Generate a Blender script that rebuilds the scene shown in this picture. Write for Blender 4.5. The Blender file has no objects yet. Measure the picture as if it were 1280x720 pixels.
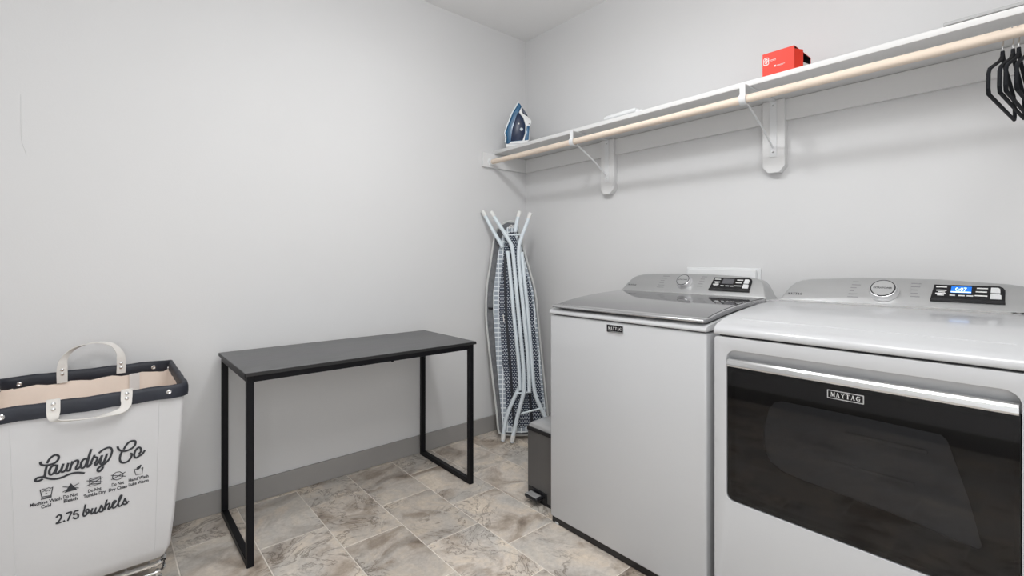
import bpy, bmesh, math, random
from mathutils import Vector, Matrix
C = bpy.context.scene.collection
S = bpy.context.scene
PI = math.pi
# ---------------------------------------------------------------- camera, world, lights, exposure
FX, FY = 0.6526, 0.7577            # camera forward on the floor plan
RX, RY = 0.7577, -0.6526           # camera right on the floor plan
EYE = 1.17
cam = bpy.data.objects.new('camera', bpy.data.cameras.new('camera')); C.objects.link(cam)
cam.location = (0, 0, EYE); cam.rotation_euler = (PI/2, 0, math.atan2(FY, FX) - PI/2)
cam.data.sensor_width = 36; cam.data.lens = 36*597/1280; cam.data.shift_y = -36/1280
cam.data.clip_start = .02
S.camera = cam
S.view_settings.view_transform = 'Standard'; S.view_settings.look = 'None'
S.view_settings.exposure = 0.16; S.view_settings.gamma = 1
w = bpy.data.worlds.new('world'); S.world = w; w.use_nodes = True
w.node_tree.nodes['Background'].inputs[0].default_value = (.8, .85, 1, 1)
w.node_tree.nodes['Background'].inputs[1].default_value = 0.05
def lamp(name, kind, loc, energy, size, color=(1, 1, 1), rot=(0, 0, 0)):
    l = bpy.data.lights.new(name, kind); l.energy = energy; l.color = color
    if kind == 'AREA': l.shape = 'RECTANGLE'; l.size, l.size_y = size
    else: l.shadow_soft_size = size
    o = bpy.data.objects.new(name, l); C.objects.link(o); o.location = loc; o.rotation_euler = rot
    return o
lamp('ceiling_bulb', 'POINT', (1.0, 1.25, 2.50), 11, .08, (.985, .995, 1))
lamp('ceiling_downlight', 'AREA', (1.0, 1.25, 2.51), 6.0, (.16, .16), (.985, .995, 1))
lamp('ceiling_fill', 'AREA', (.35, .15, 2.70), 14, (1.2, 1.2), (.97, .985, 1))  # added soft fill on the unseen ceiling above the camera, no known fixture
lamp('doorway_fill', 'AREA', (-.3, -1.05, 1.2), 16, (.9, 1.9), (.95, .98, 1), (-PI/2, 0, PI))  # added fill in front of the closed door behind the camera, not real daylight

# ---------------------------------------------------------------- materials
def mat(name, col, rough=.5, metal=0, spec=.5, coat=0, noise=None, bump=None, emit=None):
    m = bpy.data.materials.new(name); m.use_nodes = True
    nt = m.node_tree; b = nt.nodes['Principled BSDF']
    b.inputs['Base Color'].default_value = (*col, 1); b.inputs['Roughness'].default_value = rough
    b.inputs['Metallic'].default_value = metal; b.inputs['Specular IOR Level'].default_value = spec
    b.inputs['Coat Weight'].default_value = coat; b.inputs['Coat Roughness'].default_value = .05
    tc = nt.nodes.new('ShaderNodeTexCoord')
    if noise:
        sc, amt = noise[0], noise[1]
        n = nt.nodes.new('ShaderNodeTexNoise'); n.inputs['Scale'].default_value = sc; n.inputs['Detail'].default_value = 5
        mp = nt.nodes.new('ShaderNodeMapping'); mp.inputs['Scale'].default_value = noise[2] if len(noise) > 2 else (1, 1, 1)
        r = nt.nodes.new('ShaderNodeValToRGB')
        r.color_ramp.elements[0].position = .3; r.color_ramp.elements[1].position = .7
        r.color_ramp.elements[0].color = (*[c*(1-amt) for c in col], 1); r.color_ramp.elements[1].color = (*[min(1, c*(1+amt)) for c in col], 1)
        nt.links.new(tc.outputs['Object'], mp.inputs[0]); nt.links.new(mp.outputs[0], n.inputs['Vector'])
        nt.links.new(n.outputs['Fac'], r.inputs[0]); nt.links.new(r.outputs[0], b.inputs['Base Color'])
    if bump:
        n = nt.nodes.new('ShaderNodeTexNoise'); n.inputs['Scale'].default_value = bump[0]; n.inputs['Detail'].default_value = 4
        bp = nt.nodes.new('ShaderNodeBump'); bp.inputs['Strength'].default_value = bump[1]; bp.inputs['Distance'].default_value = bump[2] if len(bump) > 2 else .002
        nt.links.new(tc.outputs['Object'], n.inputs['Vector']); nt.links.new(n.outputs['Fac'], bp.inputs['Height']); nt.links.new(bp.outputs[0], b.inputs['Normal'])
    if emit:
        b.inputs['Emission Color'].default_value = (*emit[0], 1); b.inputs['Emission Strength'].default_value = emit[1]
    return m
M_wall = mat('wall_paint', (.70, .70, .705), .75, spec=.25, noise=(1.3, .012), bump=(160, .25, .0008))
M_ceil = mat('ceiling_paint', (.86, .86, .86), .9, spec=.1, bump=(90, .3, .001))
M_base = mat('baseboard_paint', (.33, .32, .31), .45, noise=(6, .03))
M_trim = mat('white_trim_paint', (.74, .74, .74), .45, bump=(60, .15, .0006))
M_white = mat('white_enamel', (.555, .563, .578), .22, coat=.35, noise=(2, .01))
M_whiteplastic = mat('white_plastic', (.75, .76, .77), .35)
M_silver = mat('brushed_silver_plastic', (.46, .465, .47), .34, .55, noise=(14, .05, (1, .05, 1)))
M_lidframe = mat('silver_lid_frame', (.55, .55, .56), .22, .85)
M_lidglass = mat('smoked_lid_glass', (.10, .10, .105), .06, spec=.8, coat=.6)
M_chrome = mat('polished_chrome', (.82, .83, .84), .07, 1)
M_darkring = mat('dark_ring', (.02, .02, .022), .2)
M_knob = mat('satin_silver', (.80, .80, .81), .22, .55)
M_black = mat('black_plastic', (.012, .012, .014), .3)
M_handle = mat('satin_chrome', (.74, .745, .75), .17, .9)
M_blackgloss = mat('black_gloss_panel', (.008, .008, .01), .12)
M_steel = mat('black_powder_coated_steel', (.006, .006, .008), .45, spec=.2, bump=(400, .2, .0003))
M_desk = mat('charcoal_laminate', (.115, .115, .118), .42, noise=(9, .10, (1, 12, 1)), bump=(120, .12, .0005))
M_deskedge = mat('black_laminate_edge', (.015, .015, .016), .5)
M_canvas = mat('white_canvas', (.62, .62, .63), .85, spec=.2, noise=(3, .02), bump=(9, .35, .006))
M_lining = mat('beige_cotton_lining', (.90, .78, .69), .9, spec=.1, noise=(5, .05), bump=(12, .4, .006))
M_navy = mat('navy_padded_fabric', (.013, .016, .026), .55, noise=(14, .2), bump=(30, .4, .003))
M_webbing = mat('white_webbing', (.74, .72, .69), .8, bump=(300, .5, .0008))
M_ink = mat('dark_ink', (.03, .032, .038), .7)
M_pine = mat('pine_dowel', (.80, .68, .57), .5, noise=(30, .12, (1, .06, 1)))
M_bin = mat('dark_brushed_steel', (.15, .148, .148), .40, .5, noise=(60, .03, (1, 1, .02)))
M_binlid = mat('grey_bin_lid', (.42, .42, .42), .22, .3)
M_blue = mat('teal_blue_plastic', (.008, .095, .21), .3, coat=.1, noise=(8, .15))
M_navyplastic = mat('navy_translucent_plastic', (.008, .02, .06), .3, spec=.3)
M_lightgrey = mat('light_grey_plastic', (.55, .62, .68), .3)
M_red = mat('orange_red_card', (.74, .028, .006), .5, noise=(4, .04))
M_card = mat('white_card', (.75, .73, .72), .7)
M_flock = mat('black_velvet_flock', (.010, .011, .014), .8, spec=.2, bump=(500, .4, .0004))
M_tube = mat('pale_blue_enamelled_tube', (.72, .79, .84), .3, coat=.2)
M_cap = mat('white_rubber_cap', (.78, .78, .77), .6)
M_slate = mat('dark_grey_felt', (.15, .155, .165), .9, noise=(40, .2))
M_coverrim = mat('pale_grey_cover_edge', (.58, .59, .58), .85, bump=(60, .6, .004))
M_btn = mat('pale_grey_button', (.62, .63, .64), .4)
M_legend = mat('grey_legend_print', (.26, .26, .27), .6)
M_legendw = mat('white_legend_print', (.7, .7, .7), .6)
M_lcd = mat('blue_backlit_screen', (.01, .12, .5), .3, emit=((.01, .20, .85), .5))
M_lcdtext = mat('lit_digit', (.8, .95, 1), .3, emit=((.7, .95, 1), 1.0))
M_lcdoff = mat('unlit_grey_screen', (.10, .10, .11), .3)
M_lampglass = mat('frosted_lamp_glass', (.9, .9, .88), .4, emit=((1, .97, .93), 3))
M_door = mat('white_door_paint', (.72, .72, .71), .4)
M_subfloor = mat('pale_joint_filler', (.80, .745, .68), .9, noise=(30, .08))
M_liner = mat('charcoal_door_liner', (.022, .022, .024), .5)
M_drum = mat('grey_drum_liner', (.80, .82, .85), .35)
M_greycard = mat('grey_flat_panel', (.45, .45, .45), .6)

def glass_mat():
    m = bpy.data.materials.new('smoked_door_glass'); m.use_nodes = True; nt = m.node_tree; nt.nodes.clear()
    out = nt.nodes.new('ShaderNodeOutputMaterial'); mx = nt.nodes.new('ShaderNodeMixShader')
    tr = nt.nodes.new('ShaderNodeBsdfTransparent'); tr.inputs[0].default_value = (.44, .44, .45, 1)
    gl = nt.nodes.new('ShaderNodeBsdfGlossy'); gl.inputs['Roughness'].default_value = .03; gl.inputs[0].default_value = (.95, .95, .96, 1)
    fr = nt.nodes.new('ShaderNodeFresnel'); fr.inputs[0].default_value = 1.45
    nt.links.new(fr.outputs[0], mx.inputs[0]); nt.links.new(tr.outputs[0], mx.inputs[1]); nt.links.new(gl.outputs[0], mx.inputs[2]); nt.links.new(mx.outputs[0], out.inputs[0])
    return m
M_doorglass = glass_mat()

def tile_mat():
    m = bpy.data.materials.new('stone_look_tile'); m.use_nodes = True; nt = m.node_tree; N = nt.nodes; Lk = nt.links.new
    b = N['Principled BSDF']
    tc = N.new('ShaderNodeTexCoord'); oi = N.new('ShaderNodeObjectInfo')
    mul = N.new('ShaderNodeVectorMath'); mul.operation = 'SCALE'; mul.inputs[0].default_value = (37, 53, 11)
    add = N.new('ShaderNodeVectorMath'); add.operation = 'ADD'
    Lk(oi.outputs['Random'], mul.inputs['Scale']); Lk(tc.outputs['Object'], add.inputs[0]); Lk(mul.outputs[0], add.inputs[1])
    def noise(scale, det, dist, rough=.55, src=None, nrm=True):
        n = N.new('ShaderNodeTexNoise'); n.inputs['Scale'].default_value = scale; n.inputs['Detail'].default_value = det
        n.inputs['Distortion'].default_value = dist; n.inputs['Roughness'].default_value = rough; Lk((src or add).outputs[0], n.inputs['Vector']); return n
    n1 = noise(4.2, 7, 1.1, .6)
    r1 = N.new('ShaderNodeValToRGB'); e = r1.color_ramp.elements
    e[0].position = .30; e[0].color = (.24, .19, .15, 1); e[1].position = .72; e[1].color = (.86, .77, .66, 1)
    a = e.new(.42); a.color = (.45, .38, .315, 1); a = e.new(.50); a.color = (.62, .56, .50, 1); a = e.new(.60); a.color = (.70, .61, .51, 1)
    Lk(n1.outputs['Fac'], r1.inputs[0])
    n2 = noise(3.0, 5, .8); r2 = N.new('ShaderNodeValToRGB'); r2.color_ramp.elements[0].position = .46; r2.color_ramp.elements[1].position = .60
    Lk(n2.outputs['Fac'], r2.inputs[0])
    mx = N.new('ShaderNodeMixRGB'); mx.inputs[2].default_value = (.52, .51, .49, 1)
    m1 = N.new('ShaderNodeMath'); m1.operation = 'MULTIPLY'; m1.inputs[1].default_value = .6; Lk(r2.outputs[0], m1.inputs[0]); Lk(m1.outputs[0], mx.inputs[0]); Lk(r1.outputs[0], mx.inputs[1])
    # thin dark cracks along level lines of a warped noise
    n3 = noise(4.6, 9, 1.9, .62); s = N.new('ShaderNodeMath'); s.operation = 'SUBTRACT'; s.inputs[1].default_value = .5; Lk(n3.outputs['Fac'], s.inputs[0])
    ab = N.new('ShaderNodeMath'); ab.operation = 'ABSOLUTE'; Lk(s.outputs[0], ab.inputs[0])
    r3 = N.new('ShaderNodeValToRGB'); r3.color_ramp.elements[0].position = 0; r3.color_ramp.elements[0].color = (.40, .37, .34, 1); r3.color_ramp.elements[1].position = .022; r3.color_ramp.elements[1].color = (1, 1, 1, 1)
    Lk(ab.outputs[0], r3.inputs[0])
    n5 = noise(2.3, 2, .3); r5 = N.new('ShaderNodeValToRGB'); r5.color_ramp.elements[0].position = .46; r5.color_ramp.elements[1].position = .56; Lk(n5.outputs['Fac'], r5.inputs[0])
    mm = N.new('ShaderNodeMixRGB'); mm.blend_type = 'MULTIPLY'; Lk(r5.outputs[0], mm.inputs[0]); Lk(mx.outputs[0], mm.inputs[1]); Lk(r3.outputs[0], mm.inputs[2])
    n4 = noise(55, 6, .5, .7); r4 = N.new('ShaderNodeValToRGB'); r4.color_ramp.elements[0].color = (.84, .83, .82, 1); r4.color_ramp.elements[1].color = (1.1, 1.1, 1.1, 1)
    r4.color_ramp.elements[0].position = .3; r4.color_ramp.elements[1].position = .7; Lk(n4.outputs['Fac'], r4.inputs[0])
    m4 = N.new('ShaderNodeMixRGB'); m4.blend_type = 'MULTIPLY'; m4.inputs[0].default_value = 1; Lk(mm.outputs[0], m4.inputs[1]); Lk(r4.outputs[0], m4.inputs[2])
    hs = N.new('ShaderNodeHueSaturation'); rr = N.new('ShaderNodeMapRange'); rr.inputs[3].default_value = .88; rr.inputs[4].default_value = 1.10
    Lk(oi.outputs['Random'], rr.inputs[0]); Lk(rr.outputs[0], hs.inputs['Value']); Lk(m4.outputs[0], hs.inputs['Color']); Lk(hs.outputs[0], b.inputs['Base Color'])
    b.inputs['Roughness'].default_value = .36
    bp = N.new('ShaderNodeBump'); bp.inputs['Strength'].default_value = .7; bp.inputs['Distance'].default_value = .008
    Lk(n3.outputs['Fac'], bp.inputs['Height']); Lk(bp.outputs[0], b.inputs['Normal'])
    return m
M_tile = tile_mat()

def weave_mat(name, sx, sy, mortar, c_brick, c_mortar, offset=.5):
    m = bpy.data.materials.new(name); m.use_nodes = True; nt = m.node_tree; N = nt.nodes
    b = N['Principled BSDF']; b.inputs['Roughness'].default_value = .8
    tc = N.new('ShaderNodeTexCoord'); br = N.new('ShaderNodeTexBrick')
    br.inputs['Scale'].default_value = 1; br.inputs['Brick Width'].default_value = sx; br.inputs['Row Height'].default_value = sy
    br.inputs['Mortar Size'].default_value = mortar; br.inputs['Mortar Smooth'].default_value = .1; br.offset = offset
    br.inputs['Color1'].default_value = (*c_brick, 1); br.inputs['Color2'].default_value = (*[c*.8 for c in c_brick], 1); br.inputs['Mortar'].default_value = (*c_mortar, 1)
    nt.links.new(tc.outputs['UV'], br.inputs['Vector']); nt.links.new(br.outputs['Color'], b.inputs['Base Color'])
    return m
M_mesh = weave_mat('navy_dotted_mesh', .0165, .0120, .0034, (.58, .63, .68), (.012, .022, .05))
M_band = weave_mat('white_grid_cover_print', .030, .030, .0035, (.36, .41, .47), (.74, .78, .81), 0)

# ---------------------------------------------------------------- helpers
class MB:
    """collects shapes in world coordinates into one mesh"""
    def __init__(s): s.bm = bmesh.new()
    def box(s, x0, x1, y0, y1, z0, z1, bev=0, seg=2, M=None):
        bm = bmesh.new(); v = [bm.verts.new((x, y, z)) for x in (x0, x1) for y in (y0, y1) for z in (z0, z1)]
        for f in ((0, 1, 3, 2), (4, 6, 7, 5), (0, 4, 5, 1), (2, 3, 7, 6), (0, 2, 6, 4), (1, 5, 7, 3)): bm.faces.new([v[i] for i in f])
        return s.take(bm, bev, seg, M)
    def take(s, bm, bev=0, seg=2, M=None):
        bmesh.ops.recalc_face_normals(bm, faces=bm.faces)
        if bev:
            es = [e for e in bm.edges if len(e.link_faces) == 2 and e.calc_face_angle(0) > .45]
            bmesh.ops.bevel(bm, geom=es, offset=bev, segments=seg, affect='EDGES', profile=.5, clamp_overlap=True)
        if M is not None: bm.transform(M)
        me = bpy.data.meshes.new('t'); bm.to_mesh(me); bm.free(); s.bm.from_mesh(me); bpy.data.meshes.remove(me)
        return s
    def prism(s, poly, fn, t0, t1, bev=0, seg=2):
        """polygon of (a,b) pushed along a third axis; fn(a,b,t) -> world"""
        bm = bmesh.new(); A = [bm.verts.new(fn(a, b, t0)) for a, b in poly]; B = [bm.verts.new(fn(a, b, t1)) for a, b in poly]
        bm.faces.new(A); bm.faces.new(B[::-1]); n = len(A)
        for i in range(n): bm.faces.new((A[i], B[i], B[(i+1) % n], A[(i+1) % n]))
        return s.take(bm, bev, seg)
    def ring(s, outer, inner, fn, t0, t1, bev=0):
        bm = bmesh.new(); L = []
        for t in (t0, t1):
            O = [bm.verts.new(fn(a, b, t)) for a, b in outer]; I = [bm.verts.new(fn(a, b, t)) for a, b in inner]
            es = [bm.edges.new((O[i], O[(i+1) % len(O)])) for i in range(len(O))] + [bm.edges.new((I[i], I[(i+1) % len(I)])) for i in range(len(I))]
            bmesh.ops.triangle_fill(bm, use_beauty=True, use_dissolve=False, edges=es); L.append((O, I))
        for k in (0, 1):
            A, B = L[0][k], L[1][k]
            for i in range(len(A)): bm.faces.new((A[i], A[(i+1) % len(A)], B[(i+1) % len(A)], B[i]))
        return s.take(bm, bev, 3)
    def tube(s, pts, r, n=10, closed=False, flat=None, cap=True):
        """swept tube; flat=(w,h,up) gives a rectangular strap section"""
        P = [Vector(p) for p in pts]; bm = bmesh.new(); rings = []; m = len(P)
        prevN = None
        for i, p in enumerate(P):
            a = P[i-1] if (i or closed) else P[0]; b = P[(i+1) % m] if (i < m-1 or closed) else P[-1]
            T = (b-a).normalized()
            if flat: U = Vector(flat[2]); Nn = T.cross(U).normalized(); U = Nn.cross(T).normalized()
            else:
                if prevN is None: Nn = T.orthogonal().normalized()
                else: Nn = (prevN - T*prevN.dot(T)).normalized()
                prevN = Nn; U = T.cross(Nn).normalized()
            if flat: ww, hh = flat[0]/2, flat[1]/2; ring = [bm.verts.new(p+Nn*x*ww+U*y*hh) for x, y in ((-1, -1), (1, -1), (1, 1), (-1, 1))]
            else: ring = [bm.verts.new(p+(Nn*math.cos(2*PI*k/n)+U*math.sin(2*PI*k/n))*(r if not callable(r) else r(i/(m-1)))) for k in range(n)]
            rings.append(ring)
        q = len(rings[0])
        for i in range(m if closed else m-1):
            A, B = rings[i], rings[(i+1) % m]
            for k in range(q): bm.faces.new((A[k], A[(k+1) % q], B[(k+1) % q], B[k]))
        if cap and not closed: bm.faces.new(rings[0][::-1]); bm.faces.new(rings[-1])
        return s.take(bm)
    def lathe(s, prof, center, axis=(0, 0, 1), n=32):
        """profile of (radius, height) spun about axis"""
        ax = Vector(axis).normalized(); q = Vector((0, 0, 1)).rotation_difference(ax); bm = bmesh.new(); rings = []
        for r, hgt in prof:
            rings.append([bm.verts.new(Vector(center)+q @ Vector((max(r, 1e-4)*math.cos(2*PI*k/n), max(r, 1e-4)*math.sin(2*PI*k/n), hgt))) for k in range(n)])
        for i in range(len(rings)-1):
            for k in range(n): bm.faces.new((rings[i][k], rings[i][(k+1) % n], rings[i+1][(k+1) % n], rings[i+1][k]))
        bm.faces.new(rings[0][::-1]); bm.faces.new(rings[-1])
        return s.take(bm)
def origin_of(p):
    o = Vector((0, 0, 0))
    while p is not None: o = o + p.location; p = p.parent
    return o
def obj(name, mb, m, parent=None, loc=None, smooth=40, uv=None):
    bm = mb.bm; org = Vector(loc) if loc is not None else (origin_of(parent) if parent else Vector((0, 0, 0)))
    me = bpy.data.meshes.new(name)
    bmesh.ops.translate(bm, verts=bm.verts, vec=-org)
    if uv:
        ul = bm.loops.layers.uv.new('UVMap')
        for f in bm.faces:
            for l in f.loops: l[ul].uv = uv(l.vert.co + org)
    if smooth:
        a = math.radians(smooth)
        for f in bm.faces: f.smooth = True
        for e in bm.edges: e.smooth = len(e.link_faces) == 2 and e.calc_face_angle(0) < a
    bm.to_mesh(me); bm.free(); me.materials.append(m)
    o = bpy.data.objects.new(name, me); C.objects.link(o)
    if parent: o.parent = parent
    else: o.location = org
    return o
def tag(o, label, cat, group=None):
    o['label'] = label; o['category'] = cat
    if group: o['group'] = group
    return o
def thing(name, label, cat, loc, group=None):
    o = bpy.data.objects.new(name, None); C.objects.link(o); o.location = loc; o.empty_display_size = .1
    return tag(o, label, cat, group)
def struct(name, mb, m, loc=(0, 0, 0)):
    o = obj(name, mb, m, None, loc, smooth=0); o['kind'] = 'structure'; return o
def rrect(a0, a1, b0, b1, r, n=6):
    if not isinstance(r, (tuple, list)): r = (r,)*4
    out = []
    for (cx, cy, s0, rr) in ((a1, b1, 0, r[0]), (a0, b1, 1, r[1]), (a0, b0, 2, r[2]), (a1, b0, 3, r[3])):
        sx = -1 if s0 in (0, 3) else 1; sy = -1 if s0 in (0, 1) else 1
        for k in range(n+1):
            t = (s0+k/n)*PI/2; out.append((cx+sx*rr+rr*math.cos(t), cy+sy*rr+rr*math.sin(t)))
    return out
def smooth_path(P, sub=5):
    P = [Vector(p) for p in P]
    if len(P) < 3: return P
    out = []
    for i in range(len(P)-1):
        p0 = P[max(i-1, 0)]; p1 = P[i]; p2 = P[i+1]; p3 = P[min(i+2, len(P)-1)]
        for k in range(sub):
            t = k/sub
            out.append(.5*((2*p1)+(p2-p0)*t+(2*p0-5*p1+4*p2-p3)*t*t+(3*p1-p0-3*p2+p3)*t**3))
    return out+[P[-1]]
def text_into(mb, s, fn, a, b, height=None, width=None, center=True, bold=0):
    """flat lettering placed through fn(a,b,t)"""
    cu = bpy.data.curves.new('t', 'FONT'); cu.body = s; cu.resolution_u = 2; cu.offset = bold
    o = bpy.data.objects.new('t', cu); C.objects.link(o); dg = bpy.context.evaluated_depsgraph_get()
    me = bpy.data.meshes.new_from_object(o.evaluated_get(dg)); C.objects.unlink(o)
    xs = [v.co.x for v in me.vertices]; ys = [v.co.y for v in me.vertices]
    W = max(xs)-min(xs); k = (width/W) if width else height/.7; kh = (height/.7) if height else k
    ox = (min(xs)+max(xs))/2 if center else min(xs)
    for v in me.vertices: v.co = Vector(fn(a+(v.co.x-ox)*k, b+(v.co.y-.35)*kh, 0))
    mb.bm.from_mesh(me); bpy.data.meshes.remove(me); bpy.data.objects.remove(o); bpy.data.curves.remove(cu)
SERIF = {
 'M': [((.12, 0), (.12, 1), .09), ((.16, 1), (.5, .1), .2), ((.5, .1), (.82, 1), .09), ((.84, 0), (.84, 1), .22), ((0, .04), (.26, .04), .08), ((.66, .04), (1, .04), .08), ((0, .96), (.22, .96), .08), ((.8, .96), (1, .96), .08)],
 'A': [((.16, 0), (.48, 1), .09), ((.46, 1), (.80, 0), .22), ((.26, .32), (.68, .32), .08), ((0, .04), (.32, .04), .08), ((.6, .04), (1, .04), .08)],
 'Y': [((.16, 1), (.52, .45), .22), ((.86, 1), (.52, .45), .09), ((.5, .5), (.5, 0), .22), ((.3, .04), (.72, .04), .08), ((0, .96), (.34, .96), .08), ((.68, .96), (1, .96), .08)],
 'T': [((.5, 0), (.5, 1), .24), ((.03, .95), (.97, .95), .10), ((.07, .72), (.07, .97), .07), ((.93, .72), (.93, .97), .07), ((.28, .04), (.72, .04), .08)],
 'G': [((.82, .74), (.66, .93), .09), ((.66, .93), (.42, .95), .1), ((.42, .95), (.18, .72), .17), ((.18, .74), (.14, .4), .22), ((.14, .44), (.26, .14), .2), ((.28, .14), (.52, .04), .14), ((.5, .04), (.82, .1), .1), ((.8, .06), (.8, .46), .2), ((.6, .44), (1, .44), .08), ((.86, .7), (.86, 1), .07)]}
def serif_into(mb, word, fn, a, b, height, width, t=0, thick=.0004):
    n = len(word); cw = width/n; lw = cw*.86
    for i, ch in enumerate(word):
        x0 = a-width/2+i*cw+cw*.07
        for (p, q, wd) in SERIF[ch]:
            p = Vector((x0+p[0]*lw, b+(p[1]-.5)*height)); q = Vector((x0+q[0]*lw, b+(q[1]-.5)*height)); d = (q-p).normalized(); nn = Vector((-d.y, d.x))*wd*min(lw, height)/2
            mb.prism([tuple(p-nn), tuple(q-nn), tuple(q+nn), tuple(p+nn)], fn, t, t+thick)
def strokes_into(mb, strokes, fn, width, sub=4, t=0, thick=.0006):
    for si, st in enumerate(strokes):
        P = smooth_path([(a, b, 0) for a, b in st], sub)
        L, Rr = [], []
        for i, p in enumerate(P):
            a = P[max(i-1, 0)]; b = P[min(i+1, len(P)-1)]; d = (b-a).normalized(); nn = Vector((-d.y, d.x, 0))*width/2
            if i == 0: p = p - d*width*.35
            if i == len(P)-1: p = p + d*width*.35
            L.append(p+nn); Rr.append(p-nn)
        bm = bmesh.new(); rows = [[bm.verts.new(fn(v.x, v.y, t+thick+si*6e-5+j*6e-6)) for j, v in enumerate(row)] for row in (L, Rr)]
        for i in range(len(P)-1): bm.faces.new((rows[0][i], rows[0][i+1], rows[1][i+1], rows[1][i]))
        mb.take(bm)
def west(a, b, t, X=0): return (X-t, -a, b)       # surfaces that face -X: a grows to the right (-Y), t comes out

# ---------------------------------------------------------------- the room
X0, X1, Y0, Y1, H = -1.0, 2.337, -1.1, 2.561, 2.747
struct('wall_left', MB().box(X0-.1, X1+.1, Y1, Y1+.1, 0, H), M_wall)
struct('wall_right', MB().box(X1, X1+.1, Y0-.1, Y1, 0, H), M_wall)
struct('wall_back', MB().box(X0-.1, X0, Y0-.1, Y1, 0, H), M_wall)
struct('wall_entrance', MB().box(X0, -.78, Y0-.1, Y0, 0, H).box(.18, X1, Y0-.1, Y0, 0, H).box(-.78, .18, Y0-.1, Y0, 2.06, H), M_wall)
struct('ceiling', MB().box(X0-.1, X1+.1, Y0-.1, Y1+.1, H, H+.1), M_ceil)
d = struct('door_1', MB().box(-.77, .17, Y0-.085, Y0-.045, .01, 2.05, .003), M_door)
for (a, b) in ((.2, .95), (1.1, 1.9)): obj('panel', MB().box(-.66, .06, Y0-.047, Y0-.035, a, b, .01), M_door, d)
obj('door_handle', MB().lathe([(.025, 0), (.025, .01), (.01, .015), (.01, .04), (.028, .05), (.028, .07), (.01, .078)], (.10, Y0-.045, 1.0), (0, 1, 0)), M_chrome, d)
struct('trim_1', MB().box(-.86, -.78, Y0+.0005, Y0+.015, 0, 2.14, .003).box(.18, .26, Y0+.0005, Y0+.015, 0, 2.14, .003).box(-.78, .18, Y0+.0005, Y0+.015, 2.06, 2.14, .003), M_trim)
BH = .105
struct('baseboard_left', MB().box(X0, X1, Y1-.012, Y1-.0005, .0005, BH, .002), M_base)
struct('baseboard_right', MB().box(X1-.012, X1-.0005, Y0, Y1-.013, .0005, BH, .002), M_base)
struct('baseboard_back', MB().box(X0+.0005, X0+.012, Y0, Y1-.013, .0005, BH, .002), M_base)
floor = struct('floor', MB().box(X0-.1, X1+.1, Y0-.1, Y1+.1, -.08, -.0022), M_subfloor)
def tile(x0, x1, y0, y1):
    g = .0022; x0 += g; x1 -= g; y0 += g; y1 -= g; c = .0016
    cx, cy = (x0+x1)/2, (y0+y1)/2; v = []
    for z, i in ((-.004, 0), (-.0012, 0), (0, c)):
        v += [(x0+i-cx, y0+i-cy, z), (x1-i-cx, y0+i-cy, z), (x1-i-cx, y1-i-cy, z), (x0+i-cx, y1-i-cy, z)]
    f = [(8, 9, 10, 11)]
    for k in (0, 4):
        for i in range(4): f.append((k+i, k+(i+1) % 4, k+4+(i+1) % 4, k+4+i))
    me = bpy.data.meshes.new('tile'); me.from_pydata(v, [], f); me.materials.append(M_tile)
    o = bpy.data.objects.new('tile', me); C.objects.link(o); o.location = (cx, cy, 0); o.parent = floor
TW, TL = .2625, .4135
for k in range(-7, 8):
    xa, xb = max(.7475+TW*k, X0), min(.7475+TW*(k+1), X1)
    if xb-xa < .02: continue
    yb = 1.912 if k % 2 == 0 else 2.1185
    y = yb+2*TL
    while y > Y0:
        a, b = max(y-TL, Y0), min(y, Y1)
        if b-a > .02: tile(xa, xb, a, b)
        y -= TL
# hairline ridge in the paint of the left wall
o = obj('paint_ridge', MB().tube(smooth_path([(-.226, Y1-.0005, 1.79), (-.226, Y1-.0005, 1.70), (-.2245, Y1-.0005, 1.62), (-.217, Y1-.0005, 1.585), (-.212, Y1-.0005, 1.565)], 4), .0016, 6), M_wall, bpy.data.objects['wall_left'])

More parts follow.
